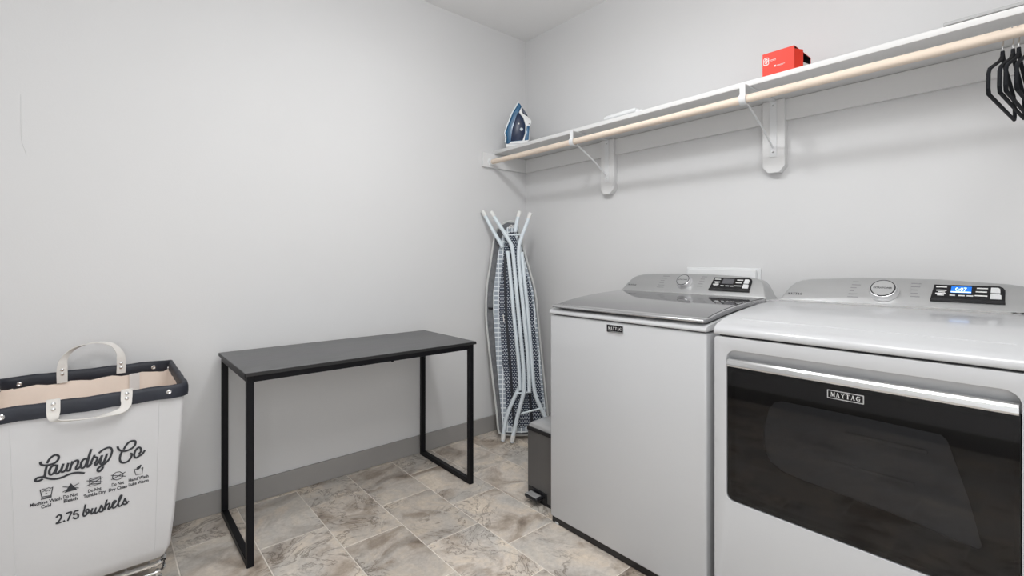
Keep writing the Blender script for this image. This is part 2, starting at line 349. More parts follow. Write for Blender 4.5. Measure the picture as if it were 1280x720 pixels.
# ceiling lamp behind the picture's upper edge
lt = thing('ceiling_lamp', 'round frosted glass ceiling lamp above the middle of the room', 'lamp', (1.0, 1.25, H))
obj('lamp_base', MB().lathe([(.16, -.02), (.17, -.015), (.17, -.0005)], (1.0, 1.25, H)), M_trim, lt)
obj('lamp_shade', MB().lathe([(.02, -.075), (.08, -.068), (.13, -.05), (.155, -.022)], (1.0, 1.25, H)), M_lampglass, lt)
lp = thing('added_fill_panel', 'added square fill light panel on the unseen ceiling near the door', 'lamp', (.35, .15, H))  # made-up glowing fixture that goes with the ceiling fill, out of view
obj('frame', MB().box(-.28, .98, -.48, .78, H-.03, H-.0005, .004), M_trim, lp)
obj('diffuser', MB().box(-.25, .95, -.45, .75, H-.034, H-.031), M_lampglass, lp)
TITLE=[[(-0.1207,0.5622),(-0.116,0.5717),(-0.1088,0.5789),(-0.1015,0.5803),(-0.09606,0.5746),(-0.09728,0.5649),(-0.1039,0.5575),(-0.1124,0.5549),(-0.1207,0.5547),(-0.1302,0.5574),(-0.1349,0.5629),(-0.1355,0.5676)],
[(-0.1213,0.5549),(-0.1243,0.5417),(-0.1255,0.5305),(-0.1272,0.5227),(-0.1343,0.5232),(-0.1419,0.523),(-0.146,0.5185),(-0.1443,0.5139),(-0.1378,0.5135),(-0.132,0.5159)],
[(-0.1302,0.5236),(-0.1243,0.5185),(-0.1124,0.5113),(-0.0991,0.508),(-0.08567,0.5095),(-0.07332,0.5135),(-0.06209,0.5144),(-0.05075,0.5123),(-0.03928,0.5074)],
[(-0.0991,0.5478),(-0.1064,0.5499),(-0.1124,0.5466),(-0.116,0.5376),(-0.116,0.5277),(-0.1124,0.5238),(-0.1076,0.5269),(-0.1027,0.5355),(-0.0991,0.5478),(-0.1015,0.5351),(-0.1027,0.5271),(-0.0991,0.5236),(-0.09423,0.528),(-0.08935,0.5367),(-0.08567,0.5499),(-0.08874,0.5382),(-0.09057,0.5286),(-0.0869,0.525),(-0.08198,0.5278),(-0.07766,0.5367),(-0.07456,0.5493),(-0.07704,0.5382),(-0.0789,0.5286),(-0.0758,0.5252),(-0.07146,0.5256)],
[(-0.07146,0.5256),(-0.06834,0.5391),(-0.06522,0.5518),(-0.0671,0.5422),(-0.06334,0.5479),(-0.05706,0.5513),(-0.05264,0.5492),(-0.05328,0.54),(-0.05706,0.5308),(-0.05706,0.5254),(-0.05201,0.526),(-0.04567,0.5327)],
[(-0.03029,0.5465),(-0.03672,0.5509),(-0.04312,0.5466),(-0.0463,0.5363),(-0.04567,0.5276),(-0.04184,0.5239),(-0.03672,0.5285),(-0.03158,0.5426)],
[(-0.02252,0.5755),(-0.02706,0.5603),(-0.03029,0.5439),(-0.03222,0.5307),(-0.03158,0.5253),(-0.02706,0.5258),(-0.02187,0.5329)],
[(-0.02278,0.5749),(-0.02667,0.5578),(-0.0299,0.5431),(-0.03184,0.5299),(-0.03055,0.5243),(-0.02602,0.5282),(-0.02018,0.5422),(-0.01496,0.5555)],
[(-0.01692,0.55),(-0.01235,0.5496),(-0.00775,0.5457),(-0.009722,0.5376),(-0.01366,0.53),(-0.01103,0.5249),(-0.005774,0.5312),(-0.0004899,0.542),(0.003489,0.5514),(0.0001724,0.5383),(-0.001152,0.5282),(0.002161,0.5238),(0.007483,0.5293),(0.01149,0.5405),(0.01484,0.5519)],
[(0.01484,0.5519),(0.01149,0.537),(0.007483,0.5276),(0.008149,0.5239)],
[(-0.003135,0.5611),(0.00615,0.5682),(0.01685,0.5716),(0.02427,0.5688),(0.02766,0.5591),(0.02495,0.5457),(0.01955,0.533),(0.01015,0.5233),(0.000835,0.518),(-0.006433,0.5122),(-0.007092,0.5055),(-0.002474,0.5024),(0.002825,0.5078),(0.005484,0.5132)],
[(0.0572,0.5576),(0.06347,0.5695),(0.0719,0.5773),(0.08038,0.5779),(0.08607,0.5746),(0.08536,0.5639),(0.07896,0.5556),(0.06908,0.5509),(0.05929,0.5499),(0.05095,0.553),(0.04405,0.5593),(0.0413,0.568)],
[(0.05234,0.5508),(0.04819,0.5394),(0.04681,0.5273),(0.04957,0.5167),(0.05789,0.5126),(0.06768,0.5153),(0.07472,0.5251),(0.07684,0.5354),(0.07331,0.5381)],
[(0.09537,0.5313),(0.1004,0.5382),(0.09969,0.5484),(0.09393,0.5526),(0.08678,0.5454),(0.08322,0.5337),(0.08393,0.5244),(0.08892,0.5203),(0.09609,0.5248),(0.1033,0.5283),(0.1098,0.5376)]]
SUB=[[(-0.1005,0.3928),(-0.09636,0.397),(-0.09087,0.3941),(-0.09087,0.3866),(-0.09567,0.3788),(-0.1011,0.3733),(-0.09156,0.3736)],
[(-0.08466,0.3758),(-0.08356,0.3732)],
[(-0.07842,0.3964),(-0.06795,0.3966),(-0.07215,0.3837),(-0.07564,0.3736)],
[(-0.0524,0.396),(-0.0602,0.3958),(-0.06232,0.387),(-0.05666,0.3875),(-0.0524,0.3825),(-0.05311,0.3751),(-0.05878,0.3733),(-0.06373,0.3779)],
[(-0.03591,0.4078),(-0.03807,0.3949),(-0.04095,0.3805),(-0.03807,0.3737),(-0.03229,0.3775),(-0.02794,0.3856),(-0.02939,0.392),(-0.03374,0.3915),(-0.03374,0.3838),(-0.02794,0.3808),(-0.02211,0.3846),(-0.01918,0.3924),(-0.02211,0.3797),(-0.02064,0.3744),(-0.01477,0.3811),(-0.01109,0.3906),(-0.0133,0.3806),(-0.01183,0.3732),(-0.004429,0.3795),(0.001525,0.3942)],
[(0.001525,0.3942),(0.004513,0.3843),(0.004513,0.3754),(-0.0007116,0.3743),(-0.004429,0.3785)],
[(0.004513,0.3745),(0.00901,0.3828),(0.01503,0.4075),(0.00901,0.3769)],
[(0.009761,0.3786),(0.01503,0.3906),(0.02109,0.3936),(0.02033,0.3849),(0.01806,0.3777),(0.02185,0.3764),(0.0287,0.384),(0.03483,0.391),(0.03714,0.3962),(0.03176,0.397),(0.02794,0.3863),(0.02947,0.3768),(0.03483,0.376),(0.04099,0.3839),(0.04873,0.3994),(0.05185,0.4084),(0.04796,0.4087),(0.04408,0.3949),(0.04331,0.3811),(0.0464,0.3757),(0.0534,0.3818),(0.05966,0.3968)],
[(0.05966,0.3968),(0.06202,0.387),(0.06516,0.3798),(0.05966,0.3776),(0.05497,0.3802)],
[(0.06202,0.3789),(0.06832,0.3839)],
[(0.05497,0.3802),(0.06123,0.3775),(0.06516,0.3798)]]
ICONS=[[(-0.1362,0.4861),(-0.1321,0.4617)],[(-0.1089,0.4858),(-0.1125,0.4628)],[(-0.1357,0.4843),(-0.1298,0.4865),(-0.1239,0.4847),(-0.1179,0.4869),(-0.1131,0.4838),(-0.1089,0.485)],[(-0.1321,0.4634),(-0.1119,0.4618)],[(-0.1339,0.4565),(-0.1119,0.4568)],[(-0.1333,0.4596),(-0.1119,0.4593)],[(-0.1304,0.4785),(-0.1268,0.4806),(-0.1227,0.4768),(-0.1191,0.4802),(-0.1149,0.4769)],[(-0.125,0.471),(-0.1215,0.471)],[(-0.08646,0.4796),(-0.05156,0.4653)],[(-0.08646,0.4641),(-0.05092,0.4797)],[(-0.02614,0.4853),(-0.0002084,0.4862),(-0.0002084,0.4631),(-0.02614,0.4615),(-0.02614,0.4853)],[(-0.03253,0.4815),(0.004171,0.4675)],[(-0.03253,0.4654),(0.004171,0.481)],[(-0.02471,0.4801),(-0.0009367,0.4825)],[(-0.02471,0.4687),(-0.0009367,0.4643)],[(0.02856,0.4718),(0.03005,0.483),(0.03756,0.4876),(0.04662,0.487),(0.05499,0.4786),(0.05423,0.47),(0.04814,0.4639),(0.03906,0.4628),(0.0308,0.4672),(0.02856,0.4718)],[(0.02558,0.4814),(0.06035,0.4682)],[(0.02632,0.4676),(0.06035,0.482)],[(0.08282,0.4834),(0.08752,0.4641),(0.1033,0.4638),(0.1057,0.4839)],[(0.08282,0.4834),(0.09145,0.4829)],[(0.1017,0.482),(0.1057,0.4839)]]
TRI=[(-0.06914,0.4853),(-0.05472,0.4612),(-0.08338,0.4601)]
HAND=[(0.08988,0.4814),(0.08909,0.4876),(0.09935,0.4947),(0.1025,0.4928),(0.09856,0.4829),(0.09303,0.4795)]
TXT=[('Machine Wash', -0.124, 0.4467, 0.0676), ('Cold', -0.1233, 0.4341, 0.0215), ('Do Not', -0.0697, 0.448, 0.0323), ('Bleach', -0.0694, 0.4352, 0.0314), ('Do Not', -0.014, 0.4483, 0.0313), ('Tumble Dry', -0.014, 0.4348, 0.0528), ('Do Not', 0.0421, 0.4501, 0.0307), ('Dry Clean', 0.0421, 0.4354, 0.0455), ('Hand Wash', 0.0945, 0.4521, 0.0517), ('Luke Warm', 0.0945, 0.4379, 0.0517)]
B_OUT=[(0.02697,1.413),(-0.04316,1.418),(-0.1023,1.364),(-0.1252,1.272),(-0.1456,1.122),(-0.1654,0.994),(-0.1719,0.8038),(-0.1542,0.6156),(-0.1335,0.4447),(-0.09912,0.1704),(-0.08844,0.06714),(-0.06757,0.03686),(0.05197,0.0293),(0.1871,0.0419),(0.2394,0.07724),(0.2321,0.1583),(0.2197,0.2754),(0.1984,0.4963),(0.1713,0.7828),(0.1529,0.9568),(0.1097,1.122),(0.0645,1.283)]
B_IN=[(0.01602,1.389),(-0.03204,1.384),(-0.07194,1.309),(-0.09562,1.191),(-0.1065,1.091),(-0.124,0.9483),(-0.1236,0.8229),(-0.1154,0.7138),(-0.1,0.4796),(-0.09365,0.426),(-0.07028,0.1798),(-0.05928,0.08748),(-0.03605,0.05748),(0.0515,0.05248),(0.1752,0.06748),(0.2218,0.1075),(0.2197,0.1828),(0.2073,0.2837),(0.1877,0.5026),(0.1603,0.7864),(0.1399,0.9588),(0.09809,1.122),(0.05325,1.282)]
B_IN2=[(0.01067,1.351),(-0.016,1.351),(-0.04794,1.298),(-0.05843,1.191),(-0.06889,1.101),(-0.08444,0.9483),(-0.08415,0.8229),(-0.07604,0.7138),(-0.06253,0.4796),(-0.05203,0.426),(-0.03621,0.2181),(-0.02373,0.1175),(0,0.08748),(0.06185,0.08248),(0.165,0.0975),(0.2064,0.1276),(0.2016,0.1929),(0.1918,0.2939),(0.1721,0.5026),(0.1445,0.7864),(0.1267,0.9588),(0.08746,1.112),(0.04258,1.266)]
B_TUBES=[[(-0.1942,1.489),(-0.1379,1.382),(-0.07937,1.281),(-0.06344,1.249)],[(-0.1368,1.48),(-0.08398,1.396),(-0.03667,1.322),(-0.00523,1.264),(0.007832,1.201),(0.01563,1.113),(0.0439,0.8033),(0.0717,0.4991),(0.0765,0.3489),(0.06618,0.2867),(0.03553,0.1753),(-0.002021,0.01307)],[(0.121,1.47),(0.08921,1.385),(0.05759,1.301),(0.04443,1.238),(0.04688,1.113),(0.07747,0.8033),(0.105,0.4991),(0.1096,0.324)],[(0.05054,1.484),(0.03186,1.414),(0.0212,1.35)],[(-0.02896,1.223),(-0.01575,1.112),(0.01302,0.8004),(0.04388,0.4937),(0.05139,0.3272)],[(0.06298,1.217),(0.07327,1.112),(0.1038,0.8015),(0.1286,0.4959),(0.1434,0.3299),(0.1788,0.2301),(0.2443,0.1011)]]
B_BARS=[[(-0.02934,1.331),(0.05502,1.331)],[(0.05788,0.1901),(0.1779,0.2212)],[(0.02568,0.3072),(0.1233,0.3172)]]
B_FOOT=[(-0.04657,0.1042),(-0.05934,0.008911)]
B_RAIL=[(-0.04251,1.202),(-0.04767,1.085),(-0.03676,0.7708),(-0.01042,0.4617),(0.01546,0.08248)]
IRON_SHELL=[(0.01416,0.295),(0.03304,0.2673),(0.01652,0.2271),(0.04484,0.1858),(0.05664,0.1445),(0.05369,0.09145),(0.04189,0.04425),(0.03894,0.02065),(-0.07021,0.02065),(-0.06726,0.06785),(-0.07611,0.0944),(-0.05841,0.1445),(-0.02596,0.2271)]
IRON_PANEL=[(0.00944,0.2301),(0.03894,0.1917),(0.05369,0.1445),(0.05074,0.09145),(0.03894,0.04543),(-0.04071,0.03717),(-0.02891,0.1209),(-0.00531,0.1976)]
IRON_HANDLE=[(0.03009,0.2614),(0.03894,0.2183),(0.06844,0.2006),(0.09499,0.174),(0.09322,0.1504),(0.08496,0.1357),(0.08142,0.04425),(0.06844,0.0295),(0.04484,0.02065),(-0.05546,0.0177),(-0.04071,0.03363),(0.03776,0.04189),(0.05369,0.09145),(0.05546,0.1445),(0.04071,0.1917),(0.01239,0.2254)]
IRON_SPRAY=[(0.02832,0.2566),(0.03894,0.2537),(0.07139,0.2035),(0.04484,0.2142)]
IRON_GRIP=[(0.06549,0.1386),(0.08378,0.1375),(0.0767,0.04425),(0.04956,0.04071)]
IRON_DIAL=[(0.03009,0.115)]
IRON_BTN=[(0.01239,0.1516)]
IRON_DOT=[(0.08024,0.1504)]
IRON_HEEL=[(-0.07434,0.02065),(0.06549,0.0295),(0.06549,0.00059),(-0.07434,0.00059)]
def smooth2(P):
    Q = [Vector((a, b, 0)) for a, b in P]; n = len(Q); out = []
    for i in range(n):
        p0, p1, p2, p3 = Q[i-1], Q[i], Q[(i+1) % n], Q[(i+2) % n]
        for k in range(3):
            t_ = k/3; v = .5*((2*p1)+(p2-p0)*t_+(2*p0-5*p1+4*p2-p3)*t_*t_+(3*p1-p0-3*p2+p3)*t_**3); out.append((v.x, v.y))
    return out
# ---------------------------------------------------------------- desk
dk = thing('console_table', 'narrow black metal frame table with charcoal top against the left wall', 'table', (.945, 2.27, 0))
obj('tabletop', MB().box(.410, 1.482, 2.008, 2.532, .728, .742, .001), M_desk, dk)
obj('edge_band', MB().box(.4085, 1.4835, 2.0065, 2.0082, .7275, .7405).box(.4085, .4100, 2.0065, 2.532, .7275, .7405).box(1.482, 1.4835, 2.0065, 2.532, .7275, .7405), M_deskedge, dk, smooth=0)
t = .025
for (a, b) in ((.418, 2.018), (.418, 2.503), (1.449, 2.018), (1.449, 2.503)):
    obj('leg', MB().box(a, a+t, b, b+t, .0005, .7272, .0015, 1), M_steel, dk)
for a in (.418, 1.449):
    obj('foot_rail', MB().box(a, a+t, 2.018+t, 2.503, .0005, .0255, .0015, 1), M_steel, dk)
    obj('side_rail', MB().box(a, a+t, 2.018+t, 2.503, .7022, .7272, .0015, 1), M_steel, dk)
for b in (2.018, 2.503):
    obj('top_rail', MB().box(.418+t, 1.449, b, b+t, .7022, .7272, .0015, 1), M_steel, dk)
obj('bolt_head', MB().lathe([(.006, -.006), (.006, 0)], (1.02, 2.030, .7022), n=12), M_steel, dk)

# ---------------------------------------------------------------- laundry hamper
hp = thing('laundry_hamper', 'white canvas rolling laundry hamper with navy padded rim and printed lettering, by the left wall', 'hamper', (-.02, 2.24, 0))
def oct_loop(x0, x1, y0, y1, c): return [(x0+c, y0), (x1-c*.35, y0), (x1, y0+c*.35), (x1, y1-c), (x1-c, y1), (x0+c, y1), (x0, y1-c), (x0, y0+c*.35)]
def shell(loops):
    bm = bmesh.new(); rows = [[bm.verts.new((x, y, z)) for x, y in lp_] for lp_, z in loops]
    for a, b in zip(rows, rows[1:]):
        for i in range(len(a)): bm.faces.new((a[i], a[(i+1) % len(a)], b[(i+1) % len(a)], b[i]))
    bm.faces.new(rows[-1]); return bm
bx0, bx1, by0, by1 = -.275, .222, 1.988, 2.492
lv = []
for z, ix, iy in ((.735, 0, 0), (.60, .008, 0), (.45, .018, .0), (.30, .030, .0), (.20, .042, .0), (.168, .056, .006), (.158, .075, .02)):
    lv.append((oct_loop(bx0+ix, bx1-ix, by0+iy*1, by1-ix, .03), z))
lo = MB(); lo.take(shell(lv)); obj('bag', lo, M_canvas, hp, smooth=60)
li = MB(); li.take(shell([(oct_loop(bx0+i+.006, bx1-i-.006, by0+.006, by1-i-.006, .028), z) for z, i in ((.735, 0), (.60, .008), (.45, .02), (.30, .034), (.19, .05))])); obj('lining', li, M_lining, hp, smooth=60)
# seams
for sa, sb_ in ((.150, .138), (-.20, -.186)): obj('seam', MB().tube([(sa, 1.9878, .70), (sb_, 1.9878, .20)], .0012, 5), M_canvas, hp)
# padded rim
rl = oct_loop(bx0-.001, bx1+.001, by0-.001, by1+.001, .035)
def rimpath(z):
    P = []
    L = rl+[rl[0]]
    for (a, b), (c, d_) in zip(L, L[1:]):
        n = max(2, int(math.hypot(c-a, d_-b)/.03))
        for k in range(n):
            t_ = k/n; wob = .0012*math.sin((a+(c-a)*t_)*60)+.001*math.sin((b+(d_-b)*t_)*75)
            P.append((a+(c-a)*t_+wob, b+(d_-b)*t_+wob, z+wob))
    return P
rm = MB(); bm = bmesh.new(); rp = rimpath(0); cx, cy = (bx0+bx1)/2, (by0+by1)/2; sec = [(.007, -.021), (.009, -.010), (.009, .010), (.006, .020), (0, .0235), (-.006, .020), (-.010, .010), (-.010, -.012), (-.007, -.021), (0, -.022)]
rings = []
for i, p in enumerate(rp):
    a = Vector(rp[i-1]); b = Vector(rp[(i+1) % len(rp)]); T = (b-a); T.z = 0; T.normalize(); Nn = Vector((T.y, -T.x, 0))
    rings.append([bm.verts.new(Vector((p[0], p[1], .7215+p[2]))+Nn*u+Vector((0, 0, v))) for u, v in sec])
for i in range(len(rings)):
    A, B = rings[i], rings[(i+1) % len(rings)]
    for k in range(len(sec)): bm.faces.new((A[k], B[k], B[(k+1) % len(sec)], A[(k+1) % len(sec)]))
rm.take(bm); obj('rim', rm, M_navy, hp, smooth=70)
for p, ax in (((.175, by0-.010, .722), (0, -1, 0)), ((-.215, by0-.010, .720), (0, -1, 0)), ((.167, by1-.009, .720), (0, -1, 0)), ((-.224, by1-.009, .716), (0, -1, 0)), ((bx0+.010, 2.40, .716), (1, 0, 0)), ((bx1-.010, 2.43, .718), (-1, 0, 0))):
    obj('rivet', MB().lathe([(.008, 0), (.008, .0015), (.0055, .003), (.003, .0022)], p, ax, 14), M_chrome, hp)
def strap(P, wdt, up): return MB().tube(smooth_path(P, 6), 0, flat=(wdt, .003, up))
hb = obj('handle', MB().tube(smooth_path([(-.110, by1-.0125, .702), (-.110, by1-.0125, .775), (-.098, by1-.006, .815), (-.060, by1+.006, .840), (-.018, by1+.010, .848), (.025, by1+.006, .840), (.055, by1-.003, .812), (.062, by1-.0125, .775), (.062, by1-.0125, .712)], 6), 0, flat=(.030, .003, (0, 1, 0))), M_webbing, hp)
def flatstrap(P, widths, n=6):
    """webbing strip whose width runs along a given direction at every point"""
    bm = bmesh.new(); Q = smooth_path(P, n); rows = []
    Wd = smooth_path(widths, n)
    for i, p in enumerate(Q):
        wv = Wd[i]; a = Q[max(i-1, 0)]; b = Q[min(i+1, len(Q)-1)]; nn = (b-a).cross(wv)
        nn = nn.normalized()*.0012 if nn.length > 1e-9 else Vector((0, .0012, 0))
        rows.append([bm.verts.new(p+wv/2+nn), bm.verts.new(p-wv/2+nn), bm.verts.new(p-wv/2-nn), bm.verts.new(p+wv/2-nn)])
    for A, B in zip(rows, rows[1:]):
        for k in range(4): bm.faces.new((A[k], A[(k+1) % 4], B[(k+1) % 4], B[k]))
    bm.faces.new(rows[0][::-1]); bm.faces.new(rows[-1]); m_ = MB(); m_.take(bm); return m_
bpy.data.objects.remove(hb)
yb_, yf_ = by1-.0135, by0-.0135
hb = obj('handle', flatstrap([(-.110, yb_, .702), (-.110, yb_, .760), (-.104, yb_+.002, .795), (-.075, yb_+.006, .828), (-.020, yb_+.010, .842), (.030, yb_+.006, .832), (.056, yb_+.002, .800), (.063, yb_, .770), (.062, yb_, .712)],
    [(.030, 0, 0), (.030, 0, 0), (.020, .012, -.004), (.010, .020, -.006), (.003, .024, 0), (.009, .020, .006), (.020, .012, .004), (.028, 0, 0), (.028, 0, 0)]), M_webbing, hp)
hf = obj('handle', flatstrap([(-.107, yf_, .752), (-.107, yf_, .715), (-.106, yf_-.003, .697), (-.096, yf_-.006, .686), (-.026, yf_-.008, .679), (.042, yf_-.006, .684), (.061, yf_-.003, .700), (.063, yf_, .722), (.064, yf_, .752)],
    [(.030, 0, 0), (.030, 0, 0), (.024, -.006, .006), (.012, -.020, .008), (.002, -.024, .006), (.012, -.018, -.008), (.024, -.006, -.006), (.029, 0, 0), (.029, 0, 0)]), M_webbing, hp)
for par, xs, yy, zs in ((hb, (-.110, .062), yb_-.0015, (.752, .735)), (hf, (-.107, .064), yf_-.0015, (.738, .722))):
    for x in xs:
        for z in zs: obj('rivet', MB().lathe([(.0055, 0), (.0055, .001), (.002, .0025)], (x, yy, z), (0, -1, 0), 10), M_chrome, par)
obj('care_tag', MB().box(.088, .121, by1-.016, by1-.014, .635, .705), M_card, hp)
# printed lettering on the front cloth
def bagf(a, b, t_): return (a, by0-.0008-t_, b)
tm = MB(); strokes_into(tm, TITLE, bagf, .0060, 5); obj('title_lettering', tm, M_ink, hp, smooth=0)
tm = MB(); strokes_into(tm, SUB, bagf, .0047, 5); obj('capacity_lettering', tm, M_ink, hp, smooth=0)
tm = MB(); strokes_into(tm, ICONS, bagf, .0021, 1)
for poly in (TRI, HAND): tm.prism(poly, bagf, .0002, .0006)
for s_, a, b, wd in TXT: text_into(tm, s_, lambda p, q, r_: bagf(p, q, .0006), a, b, height=.0098, width=wd, bold=.028)
obj('care_symbols', tm, M_ink, hp, smooth=0)
# chrome base frame and casters
bf = MB(); fl = [(x, y, .135) for x, y in rrect(bx0+.07, bx1-.055, by0+.03, by1-.05, .03, 4)]; bf.tube(fl, .008, 8, closed=True)
bf.tube([(x, y, .105) for x, y in rrect(bx0+.07, bx1-.055, by0+.03, by1-.05, .03, 4)], .005, 8, closed=True)
for k in range(6): xx = bx0+.10+k*.06; bf.tube([(xx, by0+.03, .128), (xx, by1-.05, .128)], .003, 6)
obj('base_frame', bf, M_chrome, hp)
for x in (bx0+.09, bx1-.075):
    for y in (by0+.05, by1-.07):
        cb = obj('caster', MB().lathe([(.014, 0), (.014, .006), (.006, .008), (.006, .03)], (x, y, .075)).box(x-.014, x-.011, y-.012, y+.022, .026, .076).box(x+.011, x+.014, y-.012, y+.022, .026, .076), M_chrome, hp)
        obj('wheel', MB().lathe([(.022, -.009), (.027, -.007), (.027, .007), (.022, .009)], (x, y+.008, .0275), (1, 0, 0), 20), M_black, cb)

# ---------------------------------------------------------------- ironing board
ib = thing('ironing_board', 'folded ironing board with navy dotted mesh and pale blue tube legs leaning in the corner', 'ironing board', (2.02, 2.33, 0))
def bd(a, z, off=0):
    dd = 3.10+.085*z-off; return (dd*FX+a*RX, dd*FY+a*RY, z)
def uvb(p):
    p = Vector(p); return (p.x*RX+p.y*RY, p.z)
bdf = lambda a, b, t_: bd(a, b, t_)
obj('pad', MB().prism(B_OUT, bdf, -.012, .006), M_slate, ib, smooth=0)
obj('cover_edge', MB().tube([bd(a, b, .002) for a, b in smooth2(B_OUT)], .0075, 8, closed=True), M_coverrim, ib)
obj('mesh_deck', MB().prism(B_IN, bdf, .008, .026), M_mesh, ib, smooth=0, uv=uvb)
obj('cover_hem', MB().ring(B_IN, B_IN2, bdf, .0262, .034), M_band, ib, smooth=0, uv=uvb)
for k, dx in enumerate((0, .115)):
    obj('frame_rail', MB().tube([bd(a+dx*min(1, (1.33-z)*2.2), z, .032) for a, z in B_RAIL], 0, flat=(.018, .008, (FX, FY, 0))), M_navy, ib)
obj('tie_cord', MB().tube([bd(.0+.022*math.cos(k*.9), 1.385+.014*math.sin(k*1.7), .04+.003*math.sin(k)) for k in range(14)], .0018, 6), M_card, ib)
def tb(P, off, r=.0125):
    return MB().tube(smooth_path([bd(a, z, off) for a, z in P], 4), r, 12)
OFFS = (.048, .085, .085, .048, .060, .072)
for k, (P, off) in enumerate(zip(B_TUBES, OFFS)):
    l = obj('leg' if k < 4 else 'leg_tube', tb(P, off), M_tube, ib)
    if k > 3: continue
    a = Vector(bd(*P[0], off)); b = Vector(bd(*P[1], off)); dr = (b-a).normalized()
    obj('foot_cap', MB().tube([a-dr*.004, a+dr*.035], .0145, 12), M_cap, l)
    if P is B_TUBES[1]:
        a = Vector(bd(*P[-1], off)); b = Vector(bd(*P[-2], off)); dr = (b-a).normalized(); obj('foot_cap', MB().tube([a+dr*.006, a+dr*.045], .0145, 12), M_cap, l)
for P, off in zip(B_BARS, (.085, .085, .06)): obj('crossbar', tb(P, off, .006), M_tube, ib)
lf = obj('leg', tb([(.05, .35), (-.02, .2), B_FOOT[0], B_FOOT[1]], .047), M_tube, ib)
a = Vector(bd(*B_FOOT[1], .047)); b = Vector(bd(*B_FOOT[0], .047)); dr = (b-a).normalized(); obj('foot_cap', MB().tube([a+dr*.008, a+dr*.045], .0145, 12), M_cap, lf)
obj('lever', MB().tube([bd(-.058, .81, .042), bd(-.052, .76, .042)], .003, 8), M_cap, ib)
obj('rest_hook', MB().tube([bd(-.155, .845, .006), bd(-.130, .845, .022)], .006, 8), M_black, ib)

# ---------------------------------------------------------------- step bin
sb = thing('step_bin', 'slim dark metal step bin squeezed beside the washing machine', 'bin', (1.71, 1.635, 0))
zz = lambda a, b, t_: (a, b, t_)
foot = rrect(1.598, 1.835, 1.53, 1.742, .012, 4)
obj('body', MB().prism(foot, zz, .012, .330), M_bin, sb)
obj('base_rim', MB().prism(rrect(1.596, 1.837, 1.528, 1.744, .013, 4), zz, .0005, .014), M_black, sb)
obj('lid_rim', MB().prism(rrect(1.594, 1.839, 1.527, 1.746, .013, 4), zz, .330, .350, .002, 1), M_black, sb)
ld = MB(); bm = bmesh.new(); prev = None
for k, (ins, z) in enumerate(((.006, .350), (.007, .356), (.016, .366), (.035, .376), (.06, .382))):
    ring = [bm.verts.new((x, y, z)) for x, y in rrect(1.594+ins, 1.839-ins, 1.527+ins, 1.746-ins, .013+ins*.6, 4)]
    if prev: [bm.faces.new((prev[i], prev[(i+1) % len(ring)], ring[(i+1) % len(ring)], ring[i])) for i in range(len(ring))]
    prev = ring
bm.faces.new(prev); ld.take(bm); obj('lid', ld, M_binlid, sb, smooth=60)
pd = MB().box(1.545, 1.598, 1.620, 1.706, .026, .046, .008, 3); obj('pedal', pd, M_black, sb)
obj('pedal_tread', MB().box(1.548, 1.585, 1.628, 1.698, .0445, .0475, .001, 1), M_binlid, sb)
obj('pedal_recess', MB().box(1.594, 1.598, 1.600, 1.725, .014, .060, .001, 1), M_black, sb)

# ---------------------------------------------------------------- appliances
def ztop(x, dz=0): 
    K = ((1.50, .958), (1.54, .9645), (1.60, .977), (1.68, .988), (1.76, .996), (1.86, 1.003), (2.0, 1.0085), (2.21, 1.0095))
    for (a, za), (b, zb) in zip(K, K[1:]):
        if x <= b: return za+(zb-za)*(x-a)/(b-a)+dz
    return K[-1][1]+dz
XS = (1.60, 1.68, 1.76, 1.86, 2.0, 2.205)
def xz(a, b, t_): return (a, t_, b)
def face(y, z, off=0): return (2.02+(z-1.0)*.85-off*.762, y, z+off*.648)
FN = (-.762, 0, .648)
def cf(a, b, t_): return face(-a, b, t_)          # console face, a = -Y
def console(root, yr, yl, crown, tops=True):
    # outline in (y, z), from the right end up and over to the left end
    o = [(0, 1.0), (.010, 1.022), (.020, 1.045), (.032, 1.066), (.045, 1.079), (.065, 1.088), (.10, 1.094), (.17, 1.098), (.26, crown)]
    zb_ = 1.006
    poly = [(yr+a, z) for a, z in o]+[(yl-a, z) for a, z in o[::-1]]
    poly = [(y, z if z > zb_ else zb_) for y, z in poly]
    bm = bmesh.new()
    A = [bm.verts.new(face(y, z, .0)) for y, z in poly]; B = [bm.verts.new((2.135, y, z-.004 if z > zb_ else z)) for y, z in poly]
    bm.faces.new(A); bm.faces.new(B[::-1]); n = len(A)
    for i in range(n): bm.faces.new((A[i], B[i], B[(i+1) % n], A[(i+1) % n]))
    bmesh.ops.recalc_face_normals(bm, faces=bm.faces)
    es = [e for e in bm.edges if e.verts[0] in A and e.verts[1] in A]
    bmesh.ops.bevel(bm, geom=es, offset=.006, segments=3, affect='EDGES', profile=.5)
    m_ = MB(); m_.take(bm); c = obj('console', m_, M_silver, root, smooth=35)
    # thin base line
    obj('console_trim', MB().prism([(-yl+.004, 1.008), (-yr-.004, 1.008), (-yr-.005, 1.013), (-yl+.005, 1.013)], cf, .0002, .002), M_chrome, root, smooth=0)
    return c
def dial(root, y, z, r):
    c = face(y, z, .0)
    k = obj('dial', MB().lathe([(r*1.12, .0), (r*1.12, .004), (r*1.03, .009), (r, .018), (r*.97, .021), (r*.90, .022)], c, FN, 40), M_knob, root, smooth=30)
    obj('dial_ring', MB().lathe([(r*.93, .0215), (r*.92, .0226), (r*.80, .0226)], c, FN, 40), M_darkring, k)
    obj('dial_face', MB().lathe([(r*.84, .0224), (r*.83, .0236), (r*.4, .0238)], c, FN, 40), M_silver, k)
    tm = MB(); text_into(tm, 'EXTRA POWER', lambda p, q, t_: cf(p, q, .0242), -y, z, height=r*.15, width=r*1.35, bold=.02); obj('dial_lettering', tm, M_ink, k, smooth=0)
